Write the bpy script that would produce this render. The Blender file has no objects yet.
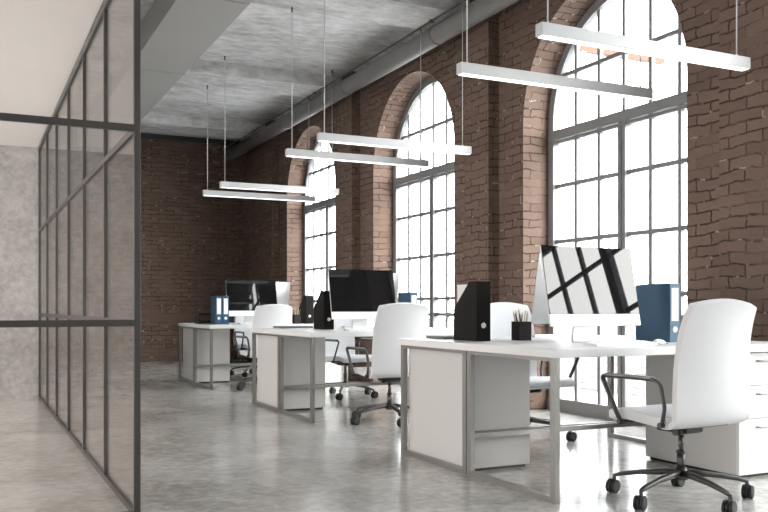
import bpy, bmesh, math, random
from mathutils import Vector, Matrix
random.seed(7)
PI = math.pi
S = bpy.context.scene
COL = S.collection

# ------------------------------------------------------------------ camera, world, lights, exposure
cam_d = bpy.data.cameras.new('camera'); cam = bpy.data.objects.new('camera', cam_d); COL.objects.link(cam)
cam.location = (0, 0, 0.95)
cam.rotation_euler = (PI / 2, 0, -math.radians(25.64))
cam_d.sensor_width = 36; cam_d.lens = 40.83; cam_d.shift_y = 52 / 768
cam_d.clip_start = 0.05; cam_d.clip_end = 200
S.camera = cam
S.view_settings.view_transform = 'Standard'; S.view_settings.look = 'None'
S.view_settings.gamma = 1; S.view_settings.use_curve_mapping = False
S.view_settings.exposure = 0.0
W = bpy.data.worlds.new('sky'); S.world = W; W.use_nodes = True
bg = W.node_tree.nodes['Background']
bg.inputs[0].default_value = (0.93, 0.97, 1.0, 1); bg.inputs[1].default_value = 11.5

def area(name, loc, rot, sx, sy, power, col=(1, 1, 1)):
    l = bpy.data.lights.new(name, 'AREA'); l.shape = 'RECTANGLE'; l.size = sx; l.size_y = sy
    l.energy = power; l.color = col
    o = bpy.data.objects.new(name, l); o.location = loc; o.rotation_euler = rot; COL.objects.link(o)
    return o
# added fill lights out of frame: hall's left, behind the camera, meeting room's left
area('hall_fill', (-5.6, -0.2, 1.9), (0, -PI / 2 + 0.5, 0), 3.0, 6.5, 110, (1.0, 0.98, 0.96))
area('front_fill', (-3.4, -3.8, 2.2), (PI / 2, 0, 0), 4.0, 3.0, 60, (1.0, 0.98, 0.96))  # added behind the camera as general fill for faces turned towards it
area('meeting_room_fill', (-4.6, 7.0, 1.3), (0, -PI / 2, 0), 2.2, 5.0, 345, (1.0, 0.985, 0.97))  # added to brighten the meeting room from its unseen left end

sun_d = bpy.data.lights.new('sun', 'SUN'); sun_d.energy = 10.0; sun_d.angle = math.radians(50); sun_d.color = (1.0, 0.95, 0.88)
sun = bpy.data.objects.new('sun', sun_d); COL.objects.link(sun)
sun.rotation_euler = Vector((-0.42, 0.85, -0.36)).to_track_quat('-Z', 'Y').to_euler()

# ------------------------------------------------------------------ helpers
def tag(o, label=None, cat=None, group=None, kind=None):
    if label: o['label'] = label
    if cat: o['category'] = cat
    if group: o['group'] = group
    if kind: o['kind'] = kind
    return o

def empty(name, loc=(0, 0, 0), rz=0, parent=None):
    o = bpy.data.objects.new(name, None); COL.objects.link(o)
    o.location = loc; o.rotation_euler = (0, 0, rz); o.empty_display_size = 0.1
    if parent: o.parent = parent
    return o

def thing(name, label, cat, loc=(0, 0, 0), rz=0, group=None):
    return tag(empty(name, loc, rz), label, cat, group)

def copy_tree(o, parent=None):
    c = o.copy(); COL.objects.link(c)
    if parent: c.parent = parent
    for ch in list(o.children): copy_tree(ch, c)
    return c

class MB:
    def __init__(self):
        self.bm = bmesh.new(); self.uv = self.bm.loops.layers.uv.new('UVMap')
    def box(self, x0, x1, y0, y1, z0, z1, bev=0.0, M=None, seg=2):
        vs = [self.bm.verts.new(p) for p in ((x0, y0, z0), (x1, y0, z0), (x1, y1, z0), (x0, y1, z0),
                                             (x0, y0, z1), (x1, y0, z1), (x1, y1, z1), (x0, y1, z1))]
        fs = [self.bm.faces.new([vs[i] for i in f]) for f in
              ((3, 2, 1, 0), (4, 5, 6, 7), (0, 1, 5, 4), (1, 2, 6, 5), (2, 3, 7, 6), (3, 0, 4, 7))]
        allv = list(vs)
        if bev > 0:
            es = list({e for f in fs for e in f.edges})
            r = bmesh.ops.bevel(self.bm, geom=es, offset=bev, segments=seg, affect='EDGES', profile=0.5)
            allv = list({v for f in r['faces'] for v in f.verts} | {v for v in vs if v.is_valid})
        if M: bmesh.ops.transform(self.bm, matrix=M, verts=allv)
        return self
    def poly(self, pts, uvs=None, smooth=False):
        f = self.bm.faces.new([self.bm.verts.new(p) for p in pts]); f.smooth = smooth
        if uvs:
            for l, u in zip(f.loops, uvs): l[self.uv].uv = u
        return f
    def prism(self, pts, x0, x1, axis='x', smooth=False):
        # pts: closed outline in the two remaining axes
        def P(a, u, v): return (a, u, v) if axis == 'x' else ((u, a, v) if axis == 'y' else (u, v, a))
        A = [self.bm.verts.new(P(x0, *p)) for p in pts]; B = [self.bm.verts.new(P(x1, *p)) for p in pts]
        n = len(pts)
        self.bm.faces.new(A[::-1]); self.bm.faces.new(B)
        for i in range(n):
            f = self.bm.faces.new((A[i], A[(i + 1) % n], B[(i + 1) % n], B[i])); f.smooth = smooth
        return self
    def tube(self, pts, r, n=12, rx=None, closed=False, flat=None):
        # sweep along pts; r scalar or list; flat=(a,b) gives half sizes of an elliptical section
        pts = [Vector(p) for p in pts]; rings = []
        N = len(pts)
        up = None
        for i, p in enumerate(pts):
            if closed: t = (pts[(i + 1) % N] - pts[i - 1])
            else: t = pts[min(i + 1, N - 1)] - pts[max(i - 1, 0)]
            t.normalize()
            if up is None:
                up = Vector((0, 0, 1)) if abs(t.z) < 0.9 else Vector((1, 0, 0))
                if flat and len(flat) == 3: up = Vector(flat[2])
            side = t.cross(up).normalized(); up = side.cross(t).normalized()
            rr = r[i] if isinstance(r, (list, tuple)) else r
            a, b = (flat[0], flat[1]) if flat else (rr, rr)
            if flat and isinstance(r, (list, tuple)): a *= rr; b *= rr
            ring = []
            for k in range(n):
                an = 2 * PI * k / n
                ca, sa = math.cos(an), math.sin(an)
                if flat:  # squarish
                    ca = math.copysign(abs(ca) ** 0.6, ca); sa = math.copysign(abs(sa) ** 0.6, sa)
                ring.append(self.bm.verts.new(p + side * ca * a + up * sa * b))
            rings.append(ring)
        M_ = N if closed else N - 1
        for i in range(M_):
            A, B = rings[i], rings[(i + 1) % N]
            for k in range(n):
                f = self.bm.faces.new((A[k], A[(k + 1) % n], B[(k + 1) % n], B[k])); f.smooth = True
        if not closed:
            self.bm.faces.new(rings[0][::-1]); self.bm.faces.new(rings[-1])
        return self
    def cyl(self, p0, p1, r, n=20, r2=None):
        return self.tube([p0, p1], [r, r if r2 is None else r2], n)
    def build(self, name, m, parent=None, boxuv=False):
        bm = self.bm
        bmesh.ops.recalc_face_normals(bm, faces=bm.faces[:])
        if boxuv:
            bm.normal_update()
            for f in bm.faces:
                n = f.normal
                for l in f.loops:
                    c = l.vert.co
                    if abs(n.x) > 0.7: l[self.uv].uv = (c.y, c.z)
                    elif abs(n.y) > 0.7: l[self.uv].uv = (c.x, c.z)
                    else: l[self.uv].uv = (c.x, c.y)
        me = bpy.data.meshes.new(name); bm.to_mesh(me); bm.free()
        me.materials.append(m)
        o = bpy.data.objects.new(name, me); COL.objects.link(o)
        if parent: o.parent = parent
        return o

def arc(cy, cz, r, a0, a1, n):
    return [(cy + r * math.cos(a0 + (a1 - a0) * i / n), cz + r * math.sin(a0 + (a1 - a0) * i / n)) for i in range(n + 1)]

def rounded_path(pts, r, n=5):
    pts = [Vector(p) for p in pts]; out = [pts[0]]
    for i in range(1, len(pts) - 1):
        a = (pts[i - 1] - pts[i]); b = (pts[i + 1] - pts[i])
        k = min(r, a.length * .45, b.length * .45)
        A = pts[i] + a.normalized() * k; B = pts[i] + b.normalized() * k
        for j in range(n + 1):
            t = j / n
            out.append(A * (1 - t) ** 2 + pts[i] * 2 * t * (1 - t) + B * t * t)
    out.append(pts[-1]); return out

# ------------------------------------------------------------------ materials
def mat(name):
    m = bpy.data.materials.new(name); m.use_nodes = True
    nt = m.node_tree; return m, nt, nt.nodes['Principled BSDF']

def plain(name, col, rough=0.5, metal=0.0, spec=0.5, var=0.0, scale=8, emit=None, es=0, bump=0.0, bscale=200, coat=0):
    m, nt, p = mat(name)
    p.inputs['Base Color'].default_value = (*col, 1); p.inputs['Roughness'].default_value = rough
    p.inputs['Metallic'].default_value = metal; p.inputs['Specular IOR Level'].default_value = spec
    p.inputs['Coat Weight'].default_value = coat
    tc = nt.nodes.new('ShaderNodeTexCoord')
    if var > 0:
        nz = nt.nodes.new('ShaderNodeTexNoise'); nz.inputs['Scale'].default_value = scale; nz.inputs['Detail'].default_value = 5
        nt.links.new(tc.outputs['Object'], nz.inputs['Vector'])
        mx = nt.nodes.new('ShaderNodeMix'); mx.data_type = 'RGBA'
        mx.inputs[6].default_value = tuple(c * (1 - var) for c in col) + (1,)
        mx.inputs[7].default_value = tuple(min(1, c * (1 + var)) for c in col) + (1,)
        nt.links.new(nz.outputs['Fac'], mx.inputs[0]); nt.links.new(mx.outputs[2], p.inputs['Base Color'])
    if bump > 0:
        n2 = nt.nodes.new('ShaderNodeTexNoise'); n2.inputs['Scale'].default_value = bscale
        nt.links.new(tc.outputs['Object'], n2.inputs['Vector'])
        b = nt.nodes.new('ShaderNodeBump'); b.inputs['Strength'].default_value = bump; b.inputs['Distance'].default_value = 0.002
        nt.links.new(n2.outputs['Fac'], b.inputs['Height']); nt.links.new(b.outputs[0], p.inputs['Normal'])
    if emit:
        p.inputs['Emission Color'].default_value = (*emit, 1); p.inputs['Emission Strength'].default_value = es
    return m

def concrete(name, c0, c1, rough=0.85, scale=1.2, streak=None, rvar=None, bump=0.15, spec=0.5):
    m, nt, p = mat(name); L = nt.links.new; N = nt.nodes.new
    g = N('ShaderNodeNewGeometry'); mp = N('ShaderNodeMapping'); L(g.outputs['Position'], mp.inputs[0])
    if streak: mp.inputs['Scale'].default_value = streak
    n1 = N('ShaderNodeTexNoise'); n1.inputs['Scale'].default_value = scale; n1.inputs['Detail'].default_value = 9; n1.inputs['Roughness'].default_value = 0.62
    n1.inputs['Distortion'].default_value = 0.6
    n2 = N('ShaderNodeTexNoise'); n2.inputs['Scale'].default_value = scale * 9; n2.inputs['Detail'].default_value = 6; n2.inputs['Roughness'].default_value = 0.7
    L(mp.outputs[0], n1.inputs['Vector']); L(mp.outputs[0], n2.inputs['Vector'])
    ad = N('ShaderNodeMath'); ad.operation = 'MULTIPLY_ADD'; ad.inputs[1].default_value = 0.5
    L(n2.outputs['Fac'], ad.inputs[0]); 
    sc = N('ShaderNodeMath'); sc.operation = 'MULTIPLY'; sc.inputs[1].default_value = 0.5; L(n1.outputs['Fac'], sc.inputs[0]); L(sc.outputs[0], ad.inputs[2])
    r = N('ShaderNodeValToRGB'); r.color_ramp.elements[0].position = 0.39; r.color_ramp.elements[1].position = 0.61
    r.color_ramp.elements[0].color = (*c0, 1); r.color_ramp.elements[1].color = (*c1, 1)
    L(ad.outputs[0], r.inputs[0]); L(r.outputs[0], p.inputs['Base Color'])
    p.inputs['Roughness'].default_value = rough; p.inputs['Specular IOR Level'].default_value = spec
    if rvar:
        mr = N('ShaderNodeMapRange'); mr.inputs[1].default_value = 0.35; mr.inputs[2].default_value = 0.65
        mr.inputs[3].default_value = rvar[0]; mr.inputs[4].default_value = rvar[1]
        L(n1.outputs['Fac'], mr.inputs[0]); L(mr.outputs[0], p.inputs['Roughness'])
    if bump > 0:
        b = N('ShaderNodeBump'); b.inputs['Strength'].default_value = bump; b.inputs['Distance'].default_value = 0.01
        L(ad.outputs[0], b.inputs['Height']); L(b.outputs[0], p.inputs['Normal'])
    return m

def brick(name, c0, c1, mortar, chip, w=0.27, h=0.077, ms=0.006, bump=1.0):
    m, nt, p = mat(name); L = nt.links.new; N = nt.nodes.new
    uv = N('ShaderNodeUVMap'); uv.uv_map = 'UVMap'
    nz = N('ShaderNodeTexNoise'); nz.inputs['Scale'].default_value = 5.5; nz.inputs['Detail'].default_value = 5
    nz.inputs['Roughness'].default_value = 0.6
    L(uv.outputs[0], nz.inputs['Vector'])
    sub = N('ShaderNodeVectorMath'); sub.operation = 'SUBTRACT'; sub.inputs[1].default_value = (0.5, 0.5, 0.5); L(nz.outputs['Color'], sub.inputs[0])
    sc = N('ShaderNodeVectorMath'); sc.operation = 'SCALE'; sc.inputs[3].default_value = 0.075; L(sub.outputs[0], sc.inputs[0])
    ad = N('ShaderNodeVectorMath'); ad.operation = 'ADD'; L(uv.outputs[0], ad.inputs[0]); L(sc.outputs[0], ad.inputs[1])
    br = N('ShaderNodeTexBrick'); br.offset = 0.5; br.inputs['Scale'].default_value = 1.0
    br.inputs['Brick Width'].default_value = w; br.inputs['Row Height'].default_value = h
    br.inputs['Mortar Size'].default_value = ms; br.inputs['Mortar Smooth'].default_value = 0.35; br.inputs['Bias'].default_value = 0
    br.inputs['Color1'].default_value = (0, 0, 0, 1); br.inputs['Color2'].default_value = (1, 1, 1, 1); br.inputs['Mortar'].default_value = (0.5, 0.5, 0.5, 1)
    L(ad.outputs[0], br.inputs['Vector'])
    n3 = N('ShaderNodeTexNoise'); n3.inputs['Scale'].default_value = 2.0; n3.inputs['Detail'].default_value = 8; n3.inputs['Roughness'].default_value = 0.7
    L(uv.outputs[0], n3.inputs['Vector'])
    av = N('ShaderNodeMix'); av.data_type = 'RGBA'; av.inputs[0].default_value = 0.55
    L(br.outputs['Color'], av.inputs[6]); L(n3.outputs['Fac'], av.inputs[7])
    cr = N('ShaderNodeMix'); cr.data_type = 'RGBA'; cr.inputs[6].default_value = (*c0, 1); cr.inputs[7].default_value = (*c1, 1)
    L(av.outputs[2], cr.inputs[0])
    # mortar line partly filled: wide patches painted over, dark crack or pale chip elsewhere
    n4 = N('ShaderNodeTexNoise'); n4.inputs['Scale'].default_value = 3.2; n4.inputs['Detail'].default_value = 3; L(uv.outputs[0], n4.inputs['Vector'])
    r4 = N('ShaderNodeMapRange'); r4.inputs[1].default_value = 0.36; r4.inputs[2].default_value = 0.56; r4.inputs[3].default_value = 0.1; r4.inputs[4].default_value = 1.0; L(n4.outputs['Fac'], r4.inputs[0])
    mf = N('ShaderNodeMath'); mf.operation = 'MULTIPLY'; L(br.outputs['Fac'], mf.inputs[0]); L(r4.outputs[0], mf.inputs[1])
    n5 = N('ShaderNodeTexNoise'); n5.inputs['Scale'].default_value = 9; n5.inputs['Detail'].default_value = 2; L(uv.outputs[0], n5.inputs['Vector'])
    r5 = N('ShaderNodeMapRange'); r5.inputs[1].default_value = 0.59; r5.inputs[2].default_value = 0.65; L(n5.outputs['Fac'], r5.inputs[0])
    mc = N('ShaderNodeMix'); mc.data_type = 'RGBA'; mc.inputs[6].default_value = (*mortar, 1); mc.inputs[7].default_value = (*chip, 1); L(r5.outputs[0], mc.inputs[0])
    fin = N('ShaderNodeMix'); fin.data_type = 'RGBA'; L(mf.outputs[0], fin.inputs[0]); L(cr.outputs[2], fin.inputs[6]); L(mc.outputs[2], fin.inputs[7])
    L(fin.outputs[2], p.inputs['Base Color']); p.inputs['Roughness'].default_value = 0.8; p.inputs['Specular IOR Level'].default_value = 0.25
    hm = N('ShaderNodeMath'); hm.operation = 'SUBTRACT'; 
    n6 = N('ShaderNodeTexNoise'); n6.inputs['Scale'].default_value = 14; n6.inputs['Detail'].default_value = 6; L(uv.outputs[0], n6.inputs['Vector'])
    s6 = N('ShaderNodeMath'); s6.operation = 'MULTIPLY_ADD'; s6.inputs[1].default_value = 0.6; L(n6.outputs['Fac'], s6.inputs[0])
    s7 = N('ShaderNodeMath'); s7.operation = 'MULTIPLY'; s7.inputs[1].default_value = 0.35; L(br.outputs['Color'], s7.inputs[0]); L(s7.outputs[0], s6.inputs[2])
    L(s6.outputs[0], hm.inputs[0]); L(mf.outputs[0], hm.inputs[1])
    b = N('ShaderNodeBump'); b.inputs['Strength'].default_value = bump; b.inputs['Distance'].default_value = 0.02
    L(hm.outputs[0], b.inputs['Height']); L(b.outputs[0], p.inputs['Normal'])
    return m

def glass(name, tint=(0.96, 0.97, 0.97), k=1.0):
    # clear pane: transmission and a Schlick reflection at each face
    m = bpy.data.materials.new(name); m.use_nodes = True; nt = m.node_tree; nt.nodes.clear(); L = nt.links.new; N = nt.nodes.new
    out = N('ShaderNodeOutputMaterial'); mix = N('ShaderNodeMixShader'); tr = N('ShaderNodeBsdfTransparent'); gl = N('ShaderNodeBsdfGlossy')
    tr.inputs[0].default_value = (*tint, 1); gl.inputs['Roughness'].default_value = 0.0; gl.inputs[0].default_value = (1, 1, 1, 1)
    g = N('ShaderNodeNewGeometry'); d = N('ShaderNodeVectorMath'); d.operation = 'DOT_PRODUCT'; L(g.outputs['Incoming'], d.inputs[0]); L(g.outputs['Normal'], d.inputs[1])
    a = N('ShaderNodeMath'); a.operation = 'ABSOLUTE'; L(d.outputs['Value'], a.inputs[0])
    s = N('ShaderNodeMath'); s.operation = 'SUBTRACT'; s.inputs[0].default_value = 1; L(a.outputs[0], s.inputs[1])
    pw = N('ShaderNodeMath'); pw.operation = 'POWER'; pw.inputs[1].default_value = 5; L(s.outputs[0], pw.inputs[0])
    ma = N('ShaderNodeMath'); ma.operation = 'MULTIPLY_ADD'; ma.inputs[1].default_value = 0.96 * k; ma.inputs[2].default_value = 0.04 * k; L(pw.outputs[0], ma.inputs[0])
    L(ma.outputs[0], mix.inputs[0]); L(tr.outputs[0], mix.inputs[1]); L(gl.outputs[0], mix.inputs[2]); L(mix.outputs[0], out.inputs[0])
    return m

M = {}
M['floor'] = concrete('polished_concrete', (0.33, 0.312, 0.29), (0.60, 0.585, 0.56), 0.16, 1.7, (1.0, 1.0, 1.0), None, 0.0, 0.6)
M['ceil'] = concrete('board_concrete', (0.38, 0.375, 0.37), (0.76, 0.755, 0.75), 0.9, 1.3, (0.5, 1.0, 1), None, 0.15)
M['cwall'] = concrete('grey_concrete', (0.27, 0.265, 0.255), (0.47, 0.46, 0.445), 0.85, 1.6, None, None, 0.1)
M['brick'] = brick('brown_painted_brick', (0.125, 0.082, 0.064), (0.205, 0.142, 0.112), (0.05, 0.032, 0.024), (0.42, 0.36, 0.31))
M['wbrick'] = brick('white_washed_brick', (0.6, 0.6, 0.6), (0.8, 0.8, 0.8), (0.35, 0.35, 0.35), (0.7, 0.7, 0.7))
M['box'] = plain('grey_board', (0.36, 0.35, 0.335), 0.7, var=0.03, scale=2)
M['gap'] = plain('dark_trim', (0.06, 0.06, 0.06), 0.9)  # dark grey of the box beam joints and the back wall strip
M['offceil'] = plain('warm_white_board', (0.82, 0.805, 0.785), 0.8, var=0.02, scale=0.8)
M['pframe'] = plain('charcoal_steel', (0.06, 0.056, 0.053), 0.5, 0.3)
M['wframe'] = plain('dark_window_steel', (0.21, 0.21, 0.21), 0.45, 0.0)
M['duct'] = plain('painted_duct', (0.25, 0.245, 0.24), 0.45, 0.2, var=0.04, scale=3)
M['conduit'] = plain('steel_conduit', (0.16, 0.155, 0.15), 0.4, 0.6)
M['pglass'] = glass('partition_glass', (0.95, 0.93, 0.92), 0.62)
M['wglass'] = glass('window_glass', (0.98, 0.99, 0.99), 0.6)
M['white'] = plain('white_laminate', (0.80, 0.80, 0.80), 0.35, var=0.01)
M['panel'] = plain('pale_grey_laminate', (0.61, 0.60, 0.585), 0.4, var=0.01)
M['steel'] = plain('brushed_steel', (0.31, 0.305, 0.295), 0.38, 0.8, var=0.06, scale=30)
M['leather'] = plain('white_leather', (0.78, 0.78, 0.79), 0.42, bump=0.15, bscale=260)
M['gun'] = plain('gunmetal', (0.085, 0.082, 0.08), 0.36, 0.7)
M['black'] = plain('black_plastic', (0.012, 0.012, 0.012), 0.35)
M['rubber'] = plain('caster_rubber', (0.02, 0.02, 0.02), 0.5)
M['blackboard'] = plain('black_board', (0.010, 0.009, 0.008), 0.55, spec=0.12, var=0.1, scale=20)
M['cup'] = plain('charcoal_cup', (0.03, 0.027, 0.025), 0.6, spec=0.15, var=0.1, scale=40)
M['alu'] = plain('silver_aluminium', (0.72, 0.73, 0.74), 0.35, 0.6)
M['screen'] = plain('black_screen_glass', (0.008, 0.008, 0.009), 0.02, spec=0.30)
M['chin'] = plain('white_bezel', (0.86, 0.87, 0.88), 0.3)
M['blue'] = plain('blue_binder_board', (0.018, 0.075, 0.14), 0.45, var=0.06, scale=20)
M['label'] = plain('white_label', (0.82, 0.84, 0.86), 0.6)
M['paper'] = plain('white_paper', (0.75, 0.75, 0.74), 0.8, var=0.03, scale=60)
M['lamp'] = plain('white_lamp_housing', (0.55, 0.56, 0.57), 0.4)
M['glow'] = plain('lamp_diffuser', (0.9, 0.9, 0.9), 0.5, emit=(1, 1, 1), es=1.6)
M['cable'] = plain('steel_cable', (0.62, 0.62, 0.62), 0.4, 0.2)
M['grey'] = plain('space_grey_shell', (0.20, 0.20, 0.205), 0.5)
M['wood'] = plain('orange_timber', (0.075, 0.024, 0.008), 0.7, var=0.15, scale=10)
M['pencil'] = plain('olive_pencil', (0.42, 0.34, 0.14), 0.5)
M['pencil2'] = plain('yellow_pencil', (0.62, 0.50, 0.22), 0.5)
M['pencil3'] = plain('dark_green_pencil', (0.09, 0.10, 0.05), 0.5)
M['purple'] = plain('purple_pen', (0.10, 0.05, 0.32), 0.4)
M['tip'] = plain('pencil_tip', (0.7, 0.52, 0.33), 0.7)
M['pave'] = plain('pale_paving', (0.6, 0.6, 0.6), 0.8, var=0.1)

def struct(name, mb, m, parent=None, boxuv=False):
    o = mb.build(name, m, parent, boxuv)
    o['kind'] = 'structure'
    return o

# ------------------------------------------------------------------ setting
XW, XG, XO = 4.65, 4.965, 5.03          # brick face, glazing plane, outer face
YF, YB = -4.0, 15.75
H = 4.04
P = 3.29                                # bay
WY = [(4.68 + P * k, 6.71 + P * k) for k in (-2, -1, 0, 1, 2)]
SPR, R = 2.655, 1.015

mb = MB(); mb.box(-6, XO + .02, YF - .1, YB + .1, -0.1, 0); struct('floor', mb, M['floor'])
mb = MB(); mb.box(-6, XO + .02, YF - .1, YB + .1, H, H + 0.12); struct('ceiling', mb, M['ceil'])
mb = MB(); mb.box(-6.1, XO, YB, YB + .12, 0, H); struct('wall_back', mb, M['brick'], boxuv=True)
mb = MB(); mb.box(-6.1, XO, YF - .12, YF, 0, H); struct('wall_front', mb, M['cwall'])
mb = MB(); mb.box(-6.12, -6, YF, YB, 0, H); struct('wall_left', mb, M['cwall'])

# arcaded brick wall
mb = MB()
NA = 28
def face_strip(X, flip):
    def quad(a, b, c, d):
        pts = [(X, *p) for p in (a, b, c, d)]
        uv = [(p[1], p[2]) for p in pts]
        if flip: pts = pts[::-1]; uv = uv[::-1]
        mb.poly(pts, uv)
    y = YF
    for (a, b) in WY:
        quad((y, 0), (a, 0), (a, H), (y, H))
        c = (a + b) / 2; A = arc(c, SPR, R, PI, 0, NA)
        for i in range(NA):
            quad(A[i], A[i + 1], (A[i + 1][0], H), (A[i][0], H))
        y = b
    quad((y, 0), (YB, 0), (YB, H), (y, H))
face_strip(XW, True); face_strip(XO, False)
for (a, b) in WY:
    c = (a + b) / 2; A = [(a, 0), (a, SPR)] + arc(c, SPR, R, PI, 0, NA)[1:-1] + [(b, SPR), (b, 0)]
    s = 0
    for i in range(len(A) - 1):
        l = math.dist(A[i], A[i + 1])
        # jamb courses keep level with the wall; the intrados runs on by arc length
        s0, s1 = (0, SPR) if i == 0 else ((s, s + l) if i < len(A) - 2 else (SPR, 0))
        if i == len(A) - 2: s0, s1 = SPR, 0
        mb.poly([(XW, *A[i]), (XW, *A[i + 1]), (XO, *A[i + 1]), (XO, *A[i])], [(XW, s0), (XW, s1), (XO, s1), (XO, s0)])
        s = s1 if i == 0 else s + l
bmesh.ops.remove_doubles(mb.bm, verts=mb.bm.verts[:], dist=1e-5)
me_wall = struct('wall_right', mb, M['brick'])

# pilasters
pc = [7.34 + P * k for k in (-3, -2, -1, 0, 1)] + [7.34 + 2 * P]
for i, c in enumerate(pc):
    mb = MB(); mb.box(XW - .12, XW + .002, c - .22, c + .22, 0, H)
    struct('trim_%d' % (i + 1), mb, M['brick'], boxuv=True)
mb = MB(); mb.box(-6, XW, YB - .06, YB, H - .085, H); struct('trim_7', mb, M['gap'])

# windows
def window(i, a, b):
    w = empty('window_%d' % i, (0, 0, 0)); w['kind'] = 'structure'
    c = (a + b) / 2; g0, g1 = XG - .035, XG + .03
    e = .002
    mb = MB()                      # outer frame: jambs, foot rail and arched head, one swept section
    fw = .080
    mb.box(g0, g1, a + e, a + fw, 0.0, SPR); mb.box(g0, g1, b - fw, b - e, 0.0, SPR)
    mb.box(g0 - .01, g1, a + e, b - e, 0.0, .115)
    O = arc(c, SPR, R - e, PI, 0, 36); I = arc(c, SPR, R - fw, PI, 0, 36)
    for k in range(36):
        mb.prism([O[k], O[k + 1], I[k + 1], I[k]], g0, g1)
    mb.build('window_frame', M['wframe'], w)
    mb = MB(); mb.box(g0 - .005, g1, a + .03, b - .03, SPR - .145, SPR - .06); mb.box(g0 + .01, g1, a + .03, b - .03, SPR - .185, SPR - .155)
    mb.build('transom', M['wframe'], w)
    mb = MB(); mb.box(g0, g1, c - .045, c - .006, .1, SPR - .1); mb.box(g0, g1, c + .008, c + .048, .1, SPR - .1); mb.box(g0 + .015, g1, c - .01, c + .01, .1, SPR - .1)
    mb.build('centre_mullion', M['wframe'], w)
    n = 6; ia, ib = a + .065, b - .065; dy = (ib - ia) / n
    for k in range(1, n):
        y = ia + dy * k; top = SPR + math.sqrt(max(0, (R - .03) ** 2 - (y - c) ** 2))
        mb = MB()
        if k == 3: mb.box(g0 + .022, g1 - .01, y - .018, y + .018, SPR - .1, top)
        else: mb.box(g0 + .022, g1 - .01, y - .018, y + .018, .1, top)
        mb.build('glazing_bar', M['wframe'], w)
    for z in (0.545, 1.06, 1.565, 2.08, 3.09):
        if z == 0.545: continue
        hw = (R - .03) if z < SPR else math.sqrt((R - .03) ** 2 - (z - SPR) ** 2)
        mb = MB(); mb.box(g0 + .024, g1 - .012, c - hw, c + hw, z - .018, z + .018); mb.build('glazing_bar', M['wframe'], w)
    mb = MB(); mb.box(g0 + .005, g1, a + .03, b - .03, .855, .895); mb.build('glazing_bar', M['wframe'], w)
    G = [(a + .03, .05), (b - .03, .05), (b - .03, SPR)] + arc(c, SPR, R - .03, 0, PI, 28)[1:-1] + [(a + .03, SPR)]
    mb = MB(); mb.prism(G, XG + .004, XG + .01); mb.build('glass_pane', M['wglass'], w)
for i, (a, b) in enumerate(WY): window(i + 1, a, b)

# outside: terrace, whitewashed parapet and a timber canopy rail
mb = MB(); mb.box(XO, 14, YF - 4, YB + 6, -.2, -.02); struct('ground', mb, M['pave'])
mb = MB(); mb.box(6.6, 6.8, YF - 4, YB + 14, -.02, .78); t = mb.build('parapet', M['wbrick'], boxuv=True)
tag(t, 'whitewashed brick parapet outside, behind the glass below the window bars', 'parapet')
t = thing('timber_canopy', 'orange-brown timber canopy rail outside, seen through the top of the nearest window', 'canopy', (7.0, 9.0, 0))
mb = MB(); mb.box(-.1, 1.5, -.05, .05, 4.25, 4.325); mb.build('rail', M['wood'], t)
for x in (.15, .62, 1.3):
    mb = MB(); mb.box(x - .035, x + .035, -.03, .03, -.02, 4.25); mb.build('post', M['chin'], t)

# ceiling beams, box beam
for i, y in enumerate([.88 + P * k for k in range(5)]):
    mb = MB(); mb.box(2.342, XW, y, y + .64, H - .16, H + .001); mb.box(-6, 1.708, y, y + .64, H - .16, H + .001)
    struct('trim_%d' % (8 + i), mb, M['ceil'])
mb = MB(); js = [7.72 + 2.65 * k for k in range(-5, 5)]; js = [j for j in js if YF < j < YB]
ys = [YF] + js + [YB]
for a, b in zip(ys[:-1], ys[1:]): mb.box(1.71, 2.34, a + .010, b - .010, 3.73, H)
tr = struct('trim_13', mb, M['box'])
mb = MB(); mb.box(1.73, 2.32, YF, YB, 3.76, H); struct('trim_14', mb, M['gap'])

# duct and conduit
t = thing('ventilation_duct', 'long round grey duct under the ceiling along the arched brick wall', 'duct', (4.405, 0, 3.78))
mb = MB(); mb.cyl((0, YF, 0), (0, YB, 0), .10, 32); mb.build('duct_pipe', M['duct'], t)
for y in [7.9 + 2.35 * k for k in range(-5, 4)]:
    mb = MB(); mb.cyl((0, y - .02, 0), (0, y + .02, 0), .106, 32); mb.build('joint_collar', M['duct'], t)
t = thing('conduit', 'thin dark steel conduit running below the ceiling beside the round duct', 'pipe', (4.27, 0, 3.868))
mb = MB(); mb.cyl((0, YF, 0), (0, YB, 0), .010, 10); mb.build('conduit_pipe', M['conduit'], t)
for k in range(5):
    y = .88 + P * k + .32
    mb = MB(); mb.box(-.02, .02, y - .02, y + .02, -.014, .013); mb.build('clip', M['conduit'], t)

# meeting room: concrete back wall, board ceiling, bulkhead
PX, PY0, PY1, PZ = .70, 4.05, 9.80, 2.60
mb = MB(); mb.box(-6, PX + .03, PY1, PY1 + .15, 0, H); struct('wall_office', mb, M['cwall'])
mb = MB(); mb.box(PX - .12, PX + .03, PY1 + .15, YB, 0, H); struct('wall_corridor', mb, M['cwall'])
mb = MB(); mb.box(-6, PX - .025, PY0 - .015, PY1, PZ + .03, PZ + .12); struct('ceiling_office', mb, M['offceil'])
mb = MB(); mb.box(PX - .09, PX + .03, PY0 - .015, PY1, PZ + .12, H); mb.box(-6, PX - .09, PY0 - .015, PY0 + .1, PZ + .12, H); struct('wall_bulkhead', mb, M['cwall'])

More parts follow.
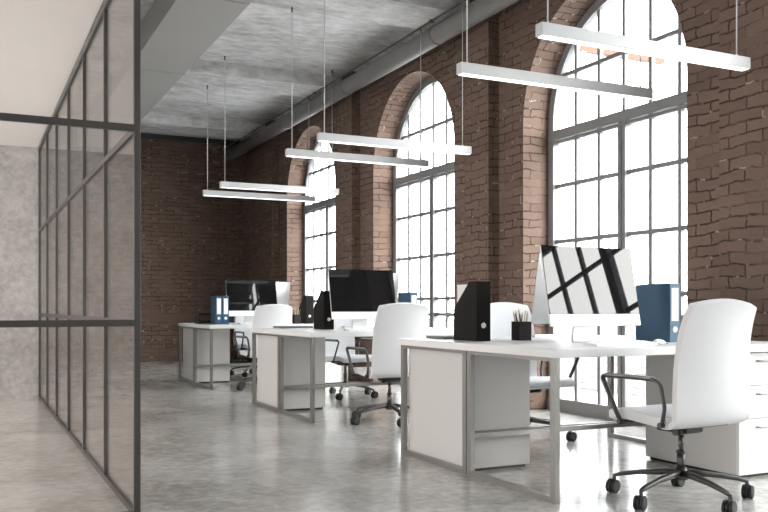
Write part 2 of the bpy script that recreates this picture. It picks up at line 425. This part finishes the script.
# partition
t = thing('glass_partition', 'dark steel framed glass partition enclosing the meeting room at left', 'partition', (PX, PY0, 0))
D = PY1 - PY0; f = .014
ny = 6
for k in range(ny + 1):
    y = D * k / ny; y = min(y, D - .014)
    mb = MB(); mb.box(-f, f, y - f, y + f, 0, PZ + .03, .002, seg=1); mb.build('post', M['pframe'], t)
for k in range(1, 7):
    x = -.957 * k
    mb = MB(); mb.box(x - f, x + f, -f, f, 0, PZ + .03, .002, seg=1); mb.build('post', M['pframe'], t)
for z in (.015, .882, 1.765, PZ + .013):
    mb = MB(); mb.box(-f + .001, f - .001, 0, D, z - .015, z + .015); mb.build('rail', M['pframe'], t)
    mb = MB(); mb.box(-5.9, 0, -f + .001, f - .001, z - .015, z + .015); mb.build('rail', M['pframe'], t)
mb = MB(); mb.box(-.004, .004, .01, D - .01, .02, PZ + .01); mb.build('side_glass', M['pglass'], t)
mb = MB(); mb.box(-5.88, -.01, -.004, .004, .02, PZ + .01); mb.build('front_glass', M['pglass'], t)

# ------------------------------------------------------------------ desks
DX0, DX1, DY, DZ = 2.57, 4.31, 1.66, .75
def make_desk():
    t = thing('bench_desk', '', 'desk')
    L, Dp = DX1 - DX0, DY
    mb = MB(); mb.box(-.012, L + .012, -.012, Dp + .012, DZ - .042, DZ, .003); mb.build('tabletop', M['white'], t)
    w = .042; d = .028
    for sx in (0, 1):
        x0 = 0 if sx == 0 else L - d
        for sy in (0, 1):
            y0 = 0 if sy == 0 else Dp / 2 + .004; y1 = Dp / 2 - .004 if sy == 0 else Dp
            e = empty('loop_leg', (0, 0, 0), 0, t)
            mb = MB()
            O = [(y0, .0), (y1, .0), (y1, DZ - .043), (y0, DZ - .043)]; I = [(y0 + w, .028), (y1 - w, .028), (y1 - w, DZ - .043 - .018), (y0 + w, DZ - .043 - .018)]
            for k in range(4):
                k2 = (k + 1) % 4
                mb.prism([O[k], O[k2], I[k2], I[k]], x0, x0 + d)
            mb.build('leg_frame', M['steel'], e)
            mb = MB(); mb.box(x0 + .003, x0 + d - .003, y0 + .01, y0 + .05, -.0, .004); mb.build('foot_pad', M['black'], e)
    for sy in (0, 1):
        y = Dp / 2 + (-.030 if sy == 0 else .030)
        mb = MB(); mb.box(d, L - d, y - .012, y + .012, .212, .240); mb.build('stretcher', M['steel'], t)
    return t
def make_drawers(mirror):
    t = thing('drawer_pedestal', '', 'drawer unit')
    w, dp, h = .435, .735, .70
    mb = MB(); mb.box(0, w, 0.02, dp, .018, h, .002); mb.build('body', M['panel'], t)
    mb = MB(); mb.box(.02, w - .02, .03, dp - .02, .0, .018); mb.build('plinth', M['black'], t)
    for z0, z1 in ((.020, .328), (.333, .513), (.518, .698)):
        mb = MB(); mb.box(.002, w - .002, 0, .0205, z0, z1, .0015); dr = mb.build('drawer', M['white'], t)
        mb = MB(); hz = z1 - .045
        mb.tube(rounded_path([(w / 2 - .08, .002, hz), (w / 2 - .08, -.024, hz), (w / 2 + .08, -.024, hz), (w / 2 + .08, .002, hz)], .01, 4), .005, 8)
        mb.build('handle', M['steel'], dr)
    return t
desk0 = make_desk(); ped0 = make_drawers(False)
place = ['nearest desk', 'middle desk', 'farthest desk']
for k in range(3):
    y0 = 3.44 + P * k
    d = desk0 if k == 0 else copy_tree(desk0)
    d.location = (DX0, y0, 0)
    d['label'] = ['white bench desk nearest the camera, with pencil cup and black magazine file on its end',
                  'middle white bench desk of the row, between the nearest and farthest',
                  'farthest white bench desk, small, with two blue binders on its end'][k]
    d['group'] = 'white bench desks'
    a = ped0 if k == 0 else copy_tree(ped0)
    a.location = (3.862, y0 + .06, 0); a['group'] = 'drawer pedestals'
    a['label'] = 'white three-drawer pedestal under window-side end of the %s, drawers facing camera' % place[k]
    b = copy_tree(ped0); b.location = (3.045, y0 + DY - .06 - .01 + .03, 0); b.rotation_euler.z = PI; b['group'] = 'drawer pedestals'
    b['label'] = 'pale grey pedestal back behind the steel leg frame of the %s' % place[k]

# ------------------------------------------------------------------ chairs
def loft(profile, widths, crown, thick, m, name, parent, sub=2, toparch=0.0):
    """profile: (y,z) along the shell; widths: half-widths; crown: forward wrap of the edges"""
    bm = bmesh.new(); SS = [-1, -.97, -.78, -.52, -.26, 0, .26, .52, .78, .97, 1]; nx = 10; rows = []
    n = len(profile)
    for i, (y, z) in enumerate(profile):
        a = profile[max(i - 1, 0)]; b = profile[min(i + 1, n - 1)]
        ty, tz = b[0] - a[0], b[1] - a[1]; l = math.hypot(ty, tz); ny_, nz_ = tz / l, -ty / l
        row = []
        for k in range(nx + 1):
            s = SS[k]; x = s * widths[i]
            off = crown[i] * (s * s)
            drop = toparch * (s * s) * max(0, (z - .6) / .39) ** 2 if toparch else 0
            row.append(bm.verts.new((x, y + ny_ * off, z + nz_ * off - drop)))
        rows.append(row)
    for i in range(n - 1):
        for k in range(nx):
            f_ = bm.faces.new((rows[i][k], rows[i][k + 1], rows[i + 1][k + 1], rows[i + 1][k])); f_.smooth = True
    bmesh.ops.recalc_face_normals(bm, faces=bm.faces[:])
    me = bpy.data.meshes.new(name); bm.to_mesh(me); bm.free(); me.materials.append(m)
    for p_ in me.polygons: p_.use_smooth = True
    o = bpy.data.objects.new(name, me); COL.objects.link(o); o.parent = parent
    so = o.modifiers.new('thickness', 'SOLIDIFY'); so.thickness = thick; so.offset = 0
    be = o.modifiers.new('soft', 'BEVEL'); be.width = thick * .35; be.segments = 2; be.limit_method = 'ANGLE'; be.angle_limit = math.radians(50)
    su = o.modifiers.new('smooth', 'SUBSURF'); su.levels = sub; su.render_levels = sub
    return o

def make_chair(base_rot):
    t = thing('office_chair', '', 'chair')
    prof = [(.262, .385), (.255, .412), (.225, .425), (.14, .43), (.03, .424), (-.08, .414), (-.13, .412)]
    loft(prof, [.205, .22, .232, .24, .245, .25, .25], [0, .0, .0, -.004, -.006, -.006, -.004], .05, M['leather'], 'seat', t)
    bp = [(-.085, .396), (-.14, .392), (-.185, .405), (-.21, .448), (-.215, .53), (-.218, .63), (-.222, .73), (-.233, .83), (-.252, .92), (-.272, .982), (-.2745, .990)]
    bw = [.235, .25, .256, .258, .256, .25, .244, .238, .231, .225, .216]
    loft(bp, bw, [0, .0, .01, .022, .03, .035, .035, .032, .028, .024, .022], .034, M['leather'], 'backrest', t, toparch=.034)
    mb = MB(); mb.box(-.20, .20, -.12, .20, .383, .401, .006); mb.box(-.15, .15, -.16, -.1, .378, .394, .006); mb.build('seat_pan', M['gun'], t)
    for s in (-1, 1):
        x = s * .262
        P_ = [(s * .19, .14, .388), (x, .145, .388), (x, .165, .42), (x + s * .008, .262, .600), (x + s * .01, .245, .612), (x + s * .01, -.075, .612), (x + s * .006, -.115, .592), (x, -.135, .48), (x, -.115, .40), (s * .18, -.10, .388)]
        mb = MB(); mb.tube(rounded_path(P_, .022, 4), 1.0, 12, flat=(.0075, .0135, (1, 0, 0)) if False else (.008, .012)); ar = mb.build('armrest', M['gun'], t)
        mb = MB(); mb.box(x + s * .01 - .017, x + s * .01 + .017, -.07, .235, .612, .626, .006); mb.build('arm_pad', M['steel'], ar)
        for yy, zz in ((.148, .39), (-.112, .40)):
            mb = MB(); mb.cyl((x - s * .012, yy, zz), (x + s * .014, yy, zz), .013, 14); mb.build('bolt', M['black'], ar)
    mb = MB(); mb.box(-.065, .065, -.085, .105, .338, .384, .012); mb.cyl((-.10, -.05, .352), (-.05, -.05, .352), .020, 14); mb.cyl((.05, .03, .36), (.17, .03, .36), .005, 10); mb.build('tilt_mechanism', M['black'], t)
    mb = MB(); mb.cyl((0, 0, .20), (0, 0, .345), .0135, 20); mb.cyl((0, 0, .14), (0, 0, .24), .020, 20); mb.cyl((0, 0, .235), (0, 0, .245), .023, 20); mb.build('gas_column', M['gun'], t)
    mb = MB(); mb.cyl((0, 0, .105), (0, 0, .162), .036, 24, .028)
    RR = .335
    for k in range(5):
        a = base_rot + 2 * PI * k / 5; c, s = math.cos(a), math.sin(a)
        pts = [(c * r, s * r, z) for r, z in ((.015, .135), (.1, .131), (.2, .120), (.29, .103), (RR - .01, .093), (RR, .088))]
        mb.tube(pts, [1.25, 1.15, 1.0, .85, .72, .6], 12, flat=(.017, .013))
        mb.cyl((c * RR, s * RR, .052), (c * RR, s * RR, .095), .009, 12)
    mb.build('star_base', M['gun'], t)
    for k in range(5):
        a = base_rot + 2 * PI * k / 5; c, s = math.cos(a), math.sin(a)
        h = base_rot + 2 * PI * k / 5 + (0.9, -0.6, 1.3, 0.3, -1.1)[k]; hc, hs = math.cos(h), math.sin(h)
        cx, cy = c * RR + hc * .014, s * RR + hs * .014
        ax = Vector((-hs, hc, 0))
        mb = MB(); mb.cyl((cx - ax.x * .006, cy - ax.y * .006, .037), (cx + ax.x * .006, cy + ax.y * .006, .037), .036, 18)
        mb.cyl((c * RR, s * RR, .03), (c * RR, s * RR, .062), .010, 12)
        ca = mb.build('caster', M['black'], t)
        for q in (-1, 1):
            a0 = Vector((cx, cy, .035)) + ax * (.009 * q); a1 = Vector((cx, cy, .035)) + ax * (.025 * q)
            mb = MB(); mb.tube([a0, a0.lerp(a1, .15), a0.lerp(a1, .85), a1], [.032, .035, .035, .031], 22); wh = mb.build('wheel', M['rubber'], ca)
    return t

HEAD = math.radians(4.4)
ch0 = make_chair(math.radians(-27))
chair_labels_near = ['white leather swivel chair nearest the camera, back turned, at the right of the picture',
                     'white swivel chair with its back to the camera at the middle desk',
                     'white swivel chair with its back to the camera at the farthest desk']
chair_labels_far = ['white swivel chair across the nearest desk, between magazine file and pencil cup',
                    'white swivel chair across the middle desk, seen facing the camera under the tabletop',
                    'white swivel chair across the farthest desk, its arms seen under the tabletop']
for k in range(3):
    c = ch0 if k == 0 else copy_tree(ch0)
    c.location = (3.19 + (0, .0, -.02)[k], 3.25 + P * k, 0); c.rotation_euler.z = HEAD + (0, -.05, .04)[k]
    c['label'] = chair_labels_near[k]; c['group'] = 'white office chairs'
    c = copy_tree(ch0); c.location = (3.69 + (0, -.03, 0)[k], 5.29 + P * k, 0); c.rotation_euler.z = PI + .10 + (0, .12, -.05)[k]
    c['label'] = chair_labels_far[k]; c['group'] = 'white office chairs'

# ------------------------------------------------------------------ monitors
def make_mac():
    t = thing('desktop_computer', '', 'computer')
    TL = Matrix.Translation((0, -.045, .098)) @ Matrix.Rotation(-math.radians(11.3), 4, 'X')
    w, h = .325, .462
    mb = MB()     # shell: thin edge swelling to the middle of the back
    nx, nz = 12, 10; G = []
    for i in range(nx + 1):
        row = []
        for j in range(nz + 1):
            sx, sz = -1 + 2 * i / nx, -1 + 2 * j / nz
            bulge = .006 + .034 * (1 - abs(sx) ** 2.2) * (1 - abs(sz) ** 2.2)
            row.append(mb.bm.verts.new((sx * w, bulge, h / 2 + sz * h / 2)))
        G.append(row)
    for i in range(nx):
        for j in range(nz):
            mb.bm.faces.new((G[i][j], G[i + 1][j], G[i + 1][j + 1], G[i][j + 1])).smooth = True
    mb.box(-w, w, -.003, .0065, 0, h, .0015, seg=1)
    bmesh.ops.transform(mb.bm, matrix=TL, verts=mb.bm.verts[:])
    cs = mb.build('casing', M['alu'], t)
    mb = MB(); mb.box(-w + .001, w - .001, -.0075, -.0025, .068, h - .001, .0012, TL, 1); mb.build('screen', M['screen'], t)
    mb = MB(); mb.box(-w + .001, w - .001, -.0075, -.0025, .001, .0675, .0012, TL, 1); mb.build('chin', M['chin'], t)
    mb = MB()
    prof = [(-.085, .0), (.075, .0), (.088, .006), (.088, .02), (.062, .16), (.045, .27), (.03, .27), (.048, .155), (.068, .03), (.062, .012), (.05, .007), (-.085, .006)]
    mb.prism(prof, -.075, .075)
    mb.build('stand', M['alu'], t)
    return t
mac0 = make_mac()
for k in range(3):
    m_ = mac0 if k == 0 else copy_tree(mac0)
    m_.location = (3.235 + (0, .045, 0)[k], 3.99 + P * k, DZ); m_.rotation_euler.z = (.012, .0, .0)[k]
    m_['label'] = ['all-in-one computer on the nearest desk, its screen reflecting the window bars',
                   'all-in-one computer with a dark screen on the middle desk',
                   'all-in-one computer on the farthest desk beside the blue binders'][k]
    m_['group'] = 'all-in-one computers'
    m_ = copy_tree(mac0); m_.location = (3.625, 4.63 + P * k, DZ); m_.rotation_euler.z = PI
    m_['label'] = 'silver-backed computer turned away, behind the screen on the %s' % place[k]; m_['group'] = 'all-in-one computers'

def make_keyboard():
    t = thing('keyboard', '', 'keyboard')
    mb = MB(); mb.prism([(-.057, .001), (.057, .001), (.057, .016), (.05, .018), (-.057, .006)], -.21, .21); mb.build('tray', M['alu'], t)
    mb = MB()
    sl = (.018 - .006) / .107
    for r in range(5):
        for q in range(14):
            x = -.203 + q * .029; y = -.052 + r * .0205; z = .006 + (y + .057) * sl
            mb.box(x, x + .025, y, y + .017, z, z + .004)
    mb.build('keys', M['chin'], t)
    return t
def make_mouse():
    t = thing('computer_mouse', '', 'mouse')
    mb = MB(); bm = mb.bm
    bmesh.ops.create_uvsphere(bm, u_segments=24, v_segments=14, radius=1)
    for v in bm.verts:
        v.co = Vector((v.co.x * .031, v.co.y * .056, max(v.co.z, 0) * .024 * (1 - .25 * v.co.y) + .003 + .003 * min(v.co.z, 0)))
    for f_ in bm.faces: f_.smooth = True
    mb.build('shell', M['chin'], t)
    mb = MB(); mb.box(-.029, .029, -.05, .05, 0, .0035, .001); mb.build('sole', M['black'], t)
    return t
kb0 = make_keyboard(); ms0 = make_mouse()
for k in range(3):
    a = kb0 if k == 0 else copy_tree(kb0); a.location = (3.20, 3.70 + P * k, DZ); a['group'] = 'slim white keyboards'
    a['label'] = 'slim white keyboard in front of the camera-facing computer on the %s' % place[k]
    a = copy_tree(kb0); a.location = (3.68, 4.93 + P * k, DZ); a.rotation_euler.z = PI; a['group'] = 'slim white keyboards'
    a['label'] = 'slim white keyboard on the far side of the %s' % place[k]
    a = ms0 if k == 0 else copy_tree(ms0); a.location = (3.49, 3.72 + P * k, DZ); a.rotation_euler.z = -1.2; a['group'] = 'white computer mice'
    a['label'] = 'low white mouse right of the keyboard on the %s' % place[k]

# ------------------------------------------------------------------ binders and magazine files
def make_binder():
    t = thing('ring_binder', '', 'binder')
    w, d, h = .078, .245, .345
    mb = MB(); mb.box(0, .004, 0, d, 0, h, .001, seg=1); mb.box(w - .004, w, 0, d, 0, h, .001, seg=1); mb.box(.001, w - .001, -.003, .002, 0, h, .001, seg=1)
    mb.build('cover', M['blue'], t)
    mb = MB(); mb.box(.007, w - .007, .02, d - .012, .012, h - .03); mb.build('paper_block', M['paper'], t)
    mb = MB(); mb.box(.014, w - .014, -.0042, -.0028, .125, h - .028); mb.build('spine_label', M['label'], t)
    mb = MB(); mb.tube([(w / 2 + .015 * math.cos(a), -.0045, .075 + .015 * math.sin(a)) for a in [2 * PI * i / 20 for i in range(20)]], .0035, 8, closed=True)
    mb.cyl((w / 2, -.0036, .075), (w / 2, -.002, .075), .013, 20)
    mb.build('finger_ring', M['chin'], t)
    return t
def make_file():
    t = thing('magazine_file', '', 'magazine file')
    w, d, h = .098, .27, .36; th = .004
    out = [(0, 0), (d, 0), (d, .195), (.085, h), (0, h)]
    mb = MB(); mb.prism(out, 0, th); mb.prism(out, w - th, w); mb.box(th, w - th, 0, th, 0, h); mb.box(th, w - th, d - th, d, 0, .195); mb.box(th, w - th, th, d - th, 0, th)
    mb.build('box', M['blackboard'], t)
    mb = MB(); mb.tube([(w / 2 + .014 * math.cos(a), -.001, .095 + .014 * math.sin(a)) for a in [2 * PI * i / 20 for i in range(20)]], .003, 8, closed=True)
    mb.cyl((w / 2, -.0015, .095), (w / 2, .001, .095), .013, 20)
    mb.build('finger_ring', M['alu'], t)
    return t
bd0 = make_binder()
spots = [(3.70, 3.86, 0, 'blue binder with white spine label beside the chair back on the nearest desk'),
         (3.788, 4.0, 0, 'blue binder mostly hidden behind the larger blue one on nearest desk'),
         (3.70, 3.86 + P, 0, 'blue binder showing over the chair back on the middle desk'),
         (2.735, 10.42, 0, 'left one of two blue binders on the farthest desk'),
         (2.82, 10.42, 0, 'right one of two blue binders, next to the computer on the farthest desk')]
for i, (x, y, r, lb) in enumerate(spots):
    b = bd0 if i == 0 else copy_tree(bd0); b.location = (x, y, DZ); b.rotation_euler.z = r; b['label'] = lb; b['group'] = 'blue ring binders'
fl0 = make_file()
spots = [(2.755, 4.46, 'large black magazine file with round finger ring on the nearest desk'),
         (2.985, 7.50, 'black magazine file touching the left edge of the middle desk screen'),
         (3.94, 10.52, 'small dark magazine file on the farthest desk behind the middle desk pencil cup')]
for i, (x, y, lb) in enumerate(spots):
    b = fl0 if i == 0 else copy_tree(fl0); b.location = (x, y, DZ); b['label'] = lb; b['group'] = 'black magazine files'
mb = MB(); mb.box(2.775, 2.835, 4.53, 4.722, DZ + .006, DZ + .345)
tag(mb.build('document_stack', M['paper']), 'pale papers standing inside the large black magazine file', 'papers')

# laptops on the far side of the desks
def make_laptop():
    t = thing('closed_laptop', '', 'laptop')
    mb = MB(); mb.box(-.17, .17, -.12, .12, .002, .013, .003); mb.build('base', M['grey'], t)
    mb = MB(); mb.box(-.17, .17, -.12, .12, .0135, .020, .003); mb.build('lid', M['grey'], t)
    return t
lp = make_laptop(); lp.location = (2.90, 4.93, DZ); lp['label'] = 'closed grey laptop behind the magazine file on the nearest desk'; lp['group'] = 'closed laptops'
b = copy_tree(lp); b.location = (2.94, 4.93 + P, DZ); b['label'] = 'closed grey laptop on the far corner of the middle desk'

# black trays
def make_tray():
    t = thing('letter_tray', '', 'letter tray')
    for z in (.0, .095):
        mb = MB(); mb.box(-.16, .16, -.12, .12, z + .001, z + .006); mb.box(-.16, -.155, -.12, .12, z + .001, z + .04); mb.box(.155, .16, -.12, .12, z + .001, z + .04); mb.box(-.16, .16, .115, .12, z + .001, z + .04)
        mb.build('shelf', M['black'], t)
    mb = MB()
    for x in (-.15, .15):
        for y in (-.11, .11): mb.cyl((x, y, .03), (x, y, .1), .005, 8)
    mb.build('riser', M['black'], t)
    return t
tr0 = make_tray(); tr0.location = (2.80, 11.0, DZ); tr0['label'] = 'low black letter tray behind the blue binders on the farthest desk'; tr0['group'] = 'black letter trays'
b = copy_tree(tr0); b.location = (4.135, 8.05, DZ); b['label'] = 'low black letter tray by the window on the middle desk'

# pencil cups
def make_cup():
    t = thing('pencil_cup', '', 'pencil cup')
    w, h, th = .044, .116, .0035
    mb = MB(); mb.box(-w, w, -w, w, 0, .004); mb.box(-w, w, -w, -w + th, 0, h); mb.box(-w, w, w - th, w, 0, h); mb.box(-w, -w + th, -w, w, 0, h); mb.box(w - th, w, -w, w, 0, h)
    mb.build('cup_wall', M['cup'], t)
    return t
cup0 = make_cup(); cup0.location = (3.105, 4.50, DZ); cup0['label'] = 'charcoal pencil cup full of pencils on the nearest desk'; cup0['group'] = 'pencil cups'
cup0.rotation_euler.z = 0
c2 = copy_tree(cup0); c2.location = (3.85, 10.62, DZ); c2['label'] = 'dark pencil cup on the farthest desk, left of the small magazine file'
def pencil(m, loc, tx, ty, name, label, group, ln=.165):
    ln += .022
    t = thing(name, label, 'pen' if name == 'pen' else 'pencil', loc, 0, group)
    t.rotation_euler = (tx, ty, 0)
    mb = MB(); mb.cyl((0, 0, 0), (0, 0, ln - .018), .0046, 6); mb.build('barrel', m, t)
    mb = MB(); mb.cyl((0, 0, ln - .018), (0, 0, ln), .0042, 6, .0008); mb.build('tip', M['tip'] if name != 'pen' else M['purple'], t)
cx, cy = 3.105, 4.50
g = 'pencils in the cup on the nearest desk'
kinds = {'pencil': 'olive', 'pencil2': 'yellow', 'pencil3': 'dark green'}
pencil(M['purple'], (cx + .01, cy + .01, DZ + .006), .05, -.32, 'pen', 'purple pen leaning left in the charcoal cup on the nearest desk', None, .150)
for i, (m_, dx, dy, tx, ty, ln) in enumerate([('pencil2', -.005, .0, .03, -.10, .172), ('pencil', -.018, .012, -.05, -.05, .160), ('pencil3', -.002, -.012, .06, -.16, .155),
                                 ('pencil2', .012, .006, .04, .10, .165), ('pencil', .020, -.01, -.03, .13, .155), ('pencil2', -.012, .02, .02, -.20, .158), ('pencil3', .006, .018, .05, .04, .150)]):
    pencil(M[m_], (cx + dx, cy + dy, DZ + .006), tx, ty, 'pencil', '%s pencil standing in the charcoal cup on the nearest desk' % kinds[m_], g, ln)
cx, cy = 3.85, 10.62
for i, (m_, dx, dy, tx, ty) in enumerate([('pencil2', -.005, .0, .03, -.14), ('pencil', .012, .006, .04, .18), ('pencil2', .004, -.01, .02, .05), ('pencil3', -.012, .02, .02, -.24)]):
    pencil(M[m_], (cx + dx, cy + dy, DZ + .006), tx, ty, 'pencil', '%s pencil standing in the dark cup on the farthest desk' % kinds[m_], 'pencils in the cup on the farthest desk', .17)

# ------------------------------------------------------------------ pendant lights
def pendant(y, top, label):
    x0, x1, z0, z1 = 2.805, 4.37, 2.425, 2.498
    t = thing('linear_pendant', label, 'pendant light', ((x0 + x1) / 2, y, z0), 0, 'linear pendant lights')
    hl = (x1 - x0) / 2; hh = z1 - z0; d = .064
    mb = MB(); mb.box(-hl, hl, 0, d, .004, hh, .002, seg=1); mb.build('housing', M['lamp'], t)
    mb = MB(); mb.box(-hl + .012, hl - .012, .008, d - .008, -.001, .0045); mb.build('diffuser', M['glow'], t)
    for x in (-hl + .06, hl - .085):
        mb = MB(); mb.cyl((x, d / 2, hh), (x, d / 2, top - z0), .0042, 8); cb = mb.build('cable', M['cable'], t)
        mb = MB(); mb.cyl((x, d / 2, top - z0 - .05), (x, d / 2, top - z0), .010, 12); mb.build('ceiling_mount', M['conduit'], cb)
        mb = MB(); mb.cyl((x, d / 2, hh), (x, d / 2, hh + .015), .007, 12); mb.build('grip', M['cable'], cb)
n3 = ['nearest', 'middle', 'farthest']
for k in range(3):
    pendant(3.87 + P * k, H, 'white linear pendant, %s' % ['uppermost in the picture, in front of the nearest window', 'upper one of the pair over the middle desk', 'shorter-looking upper one of the pair over the farthest desk'][k])
    pendant(4.72 + P * k, H - .16, 'white linear pendant, %s' % ['second from the top, its right end before the nearest window', 'lower one of the pair over the middle desk', 'lowest of all, lower one of the pair over the farthest desk'][k])
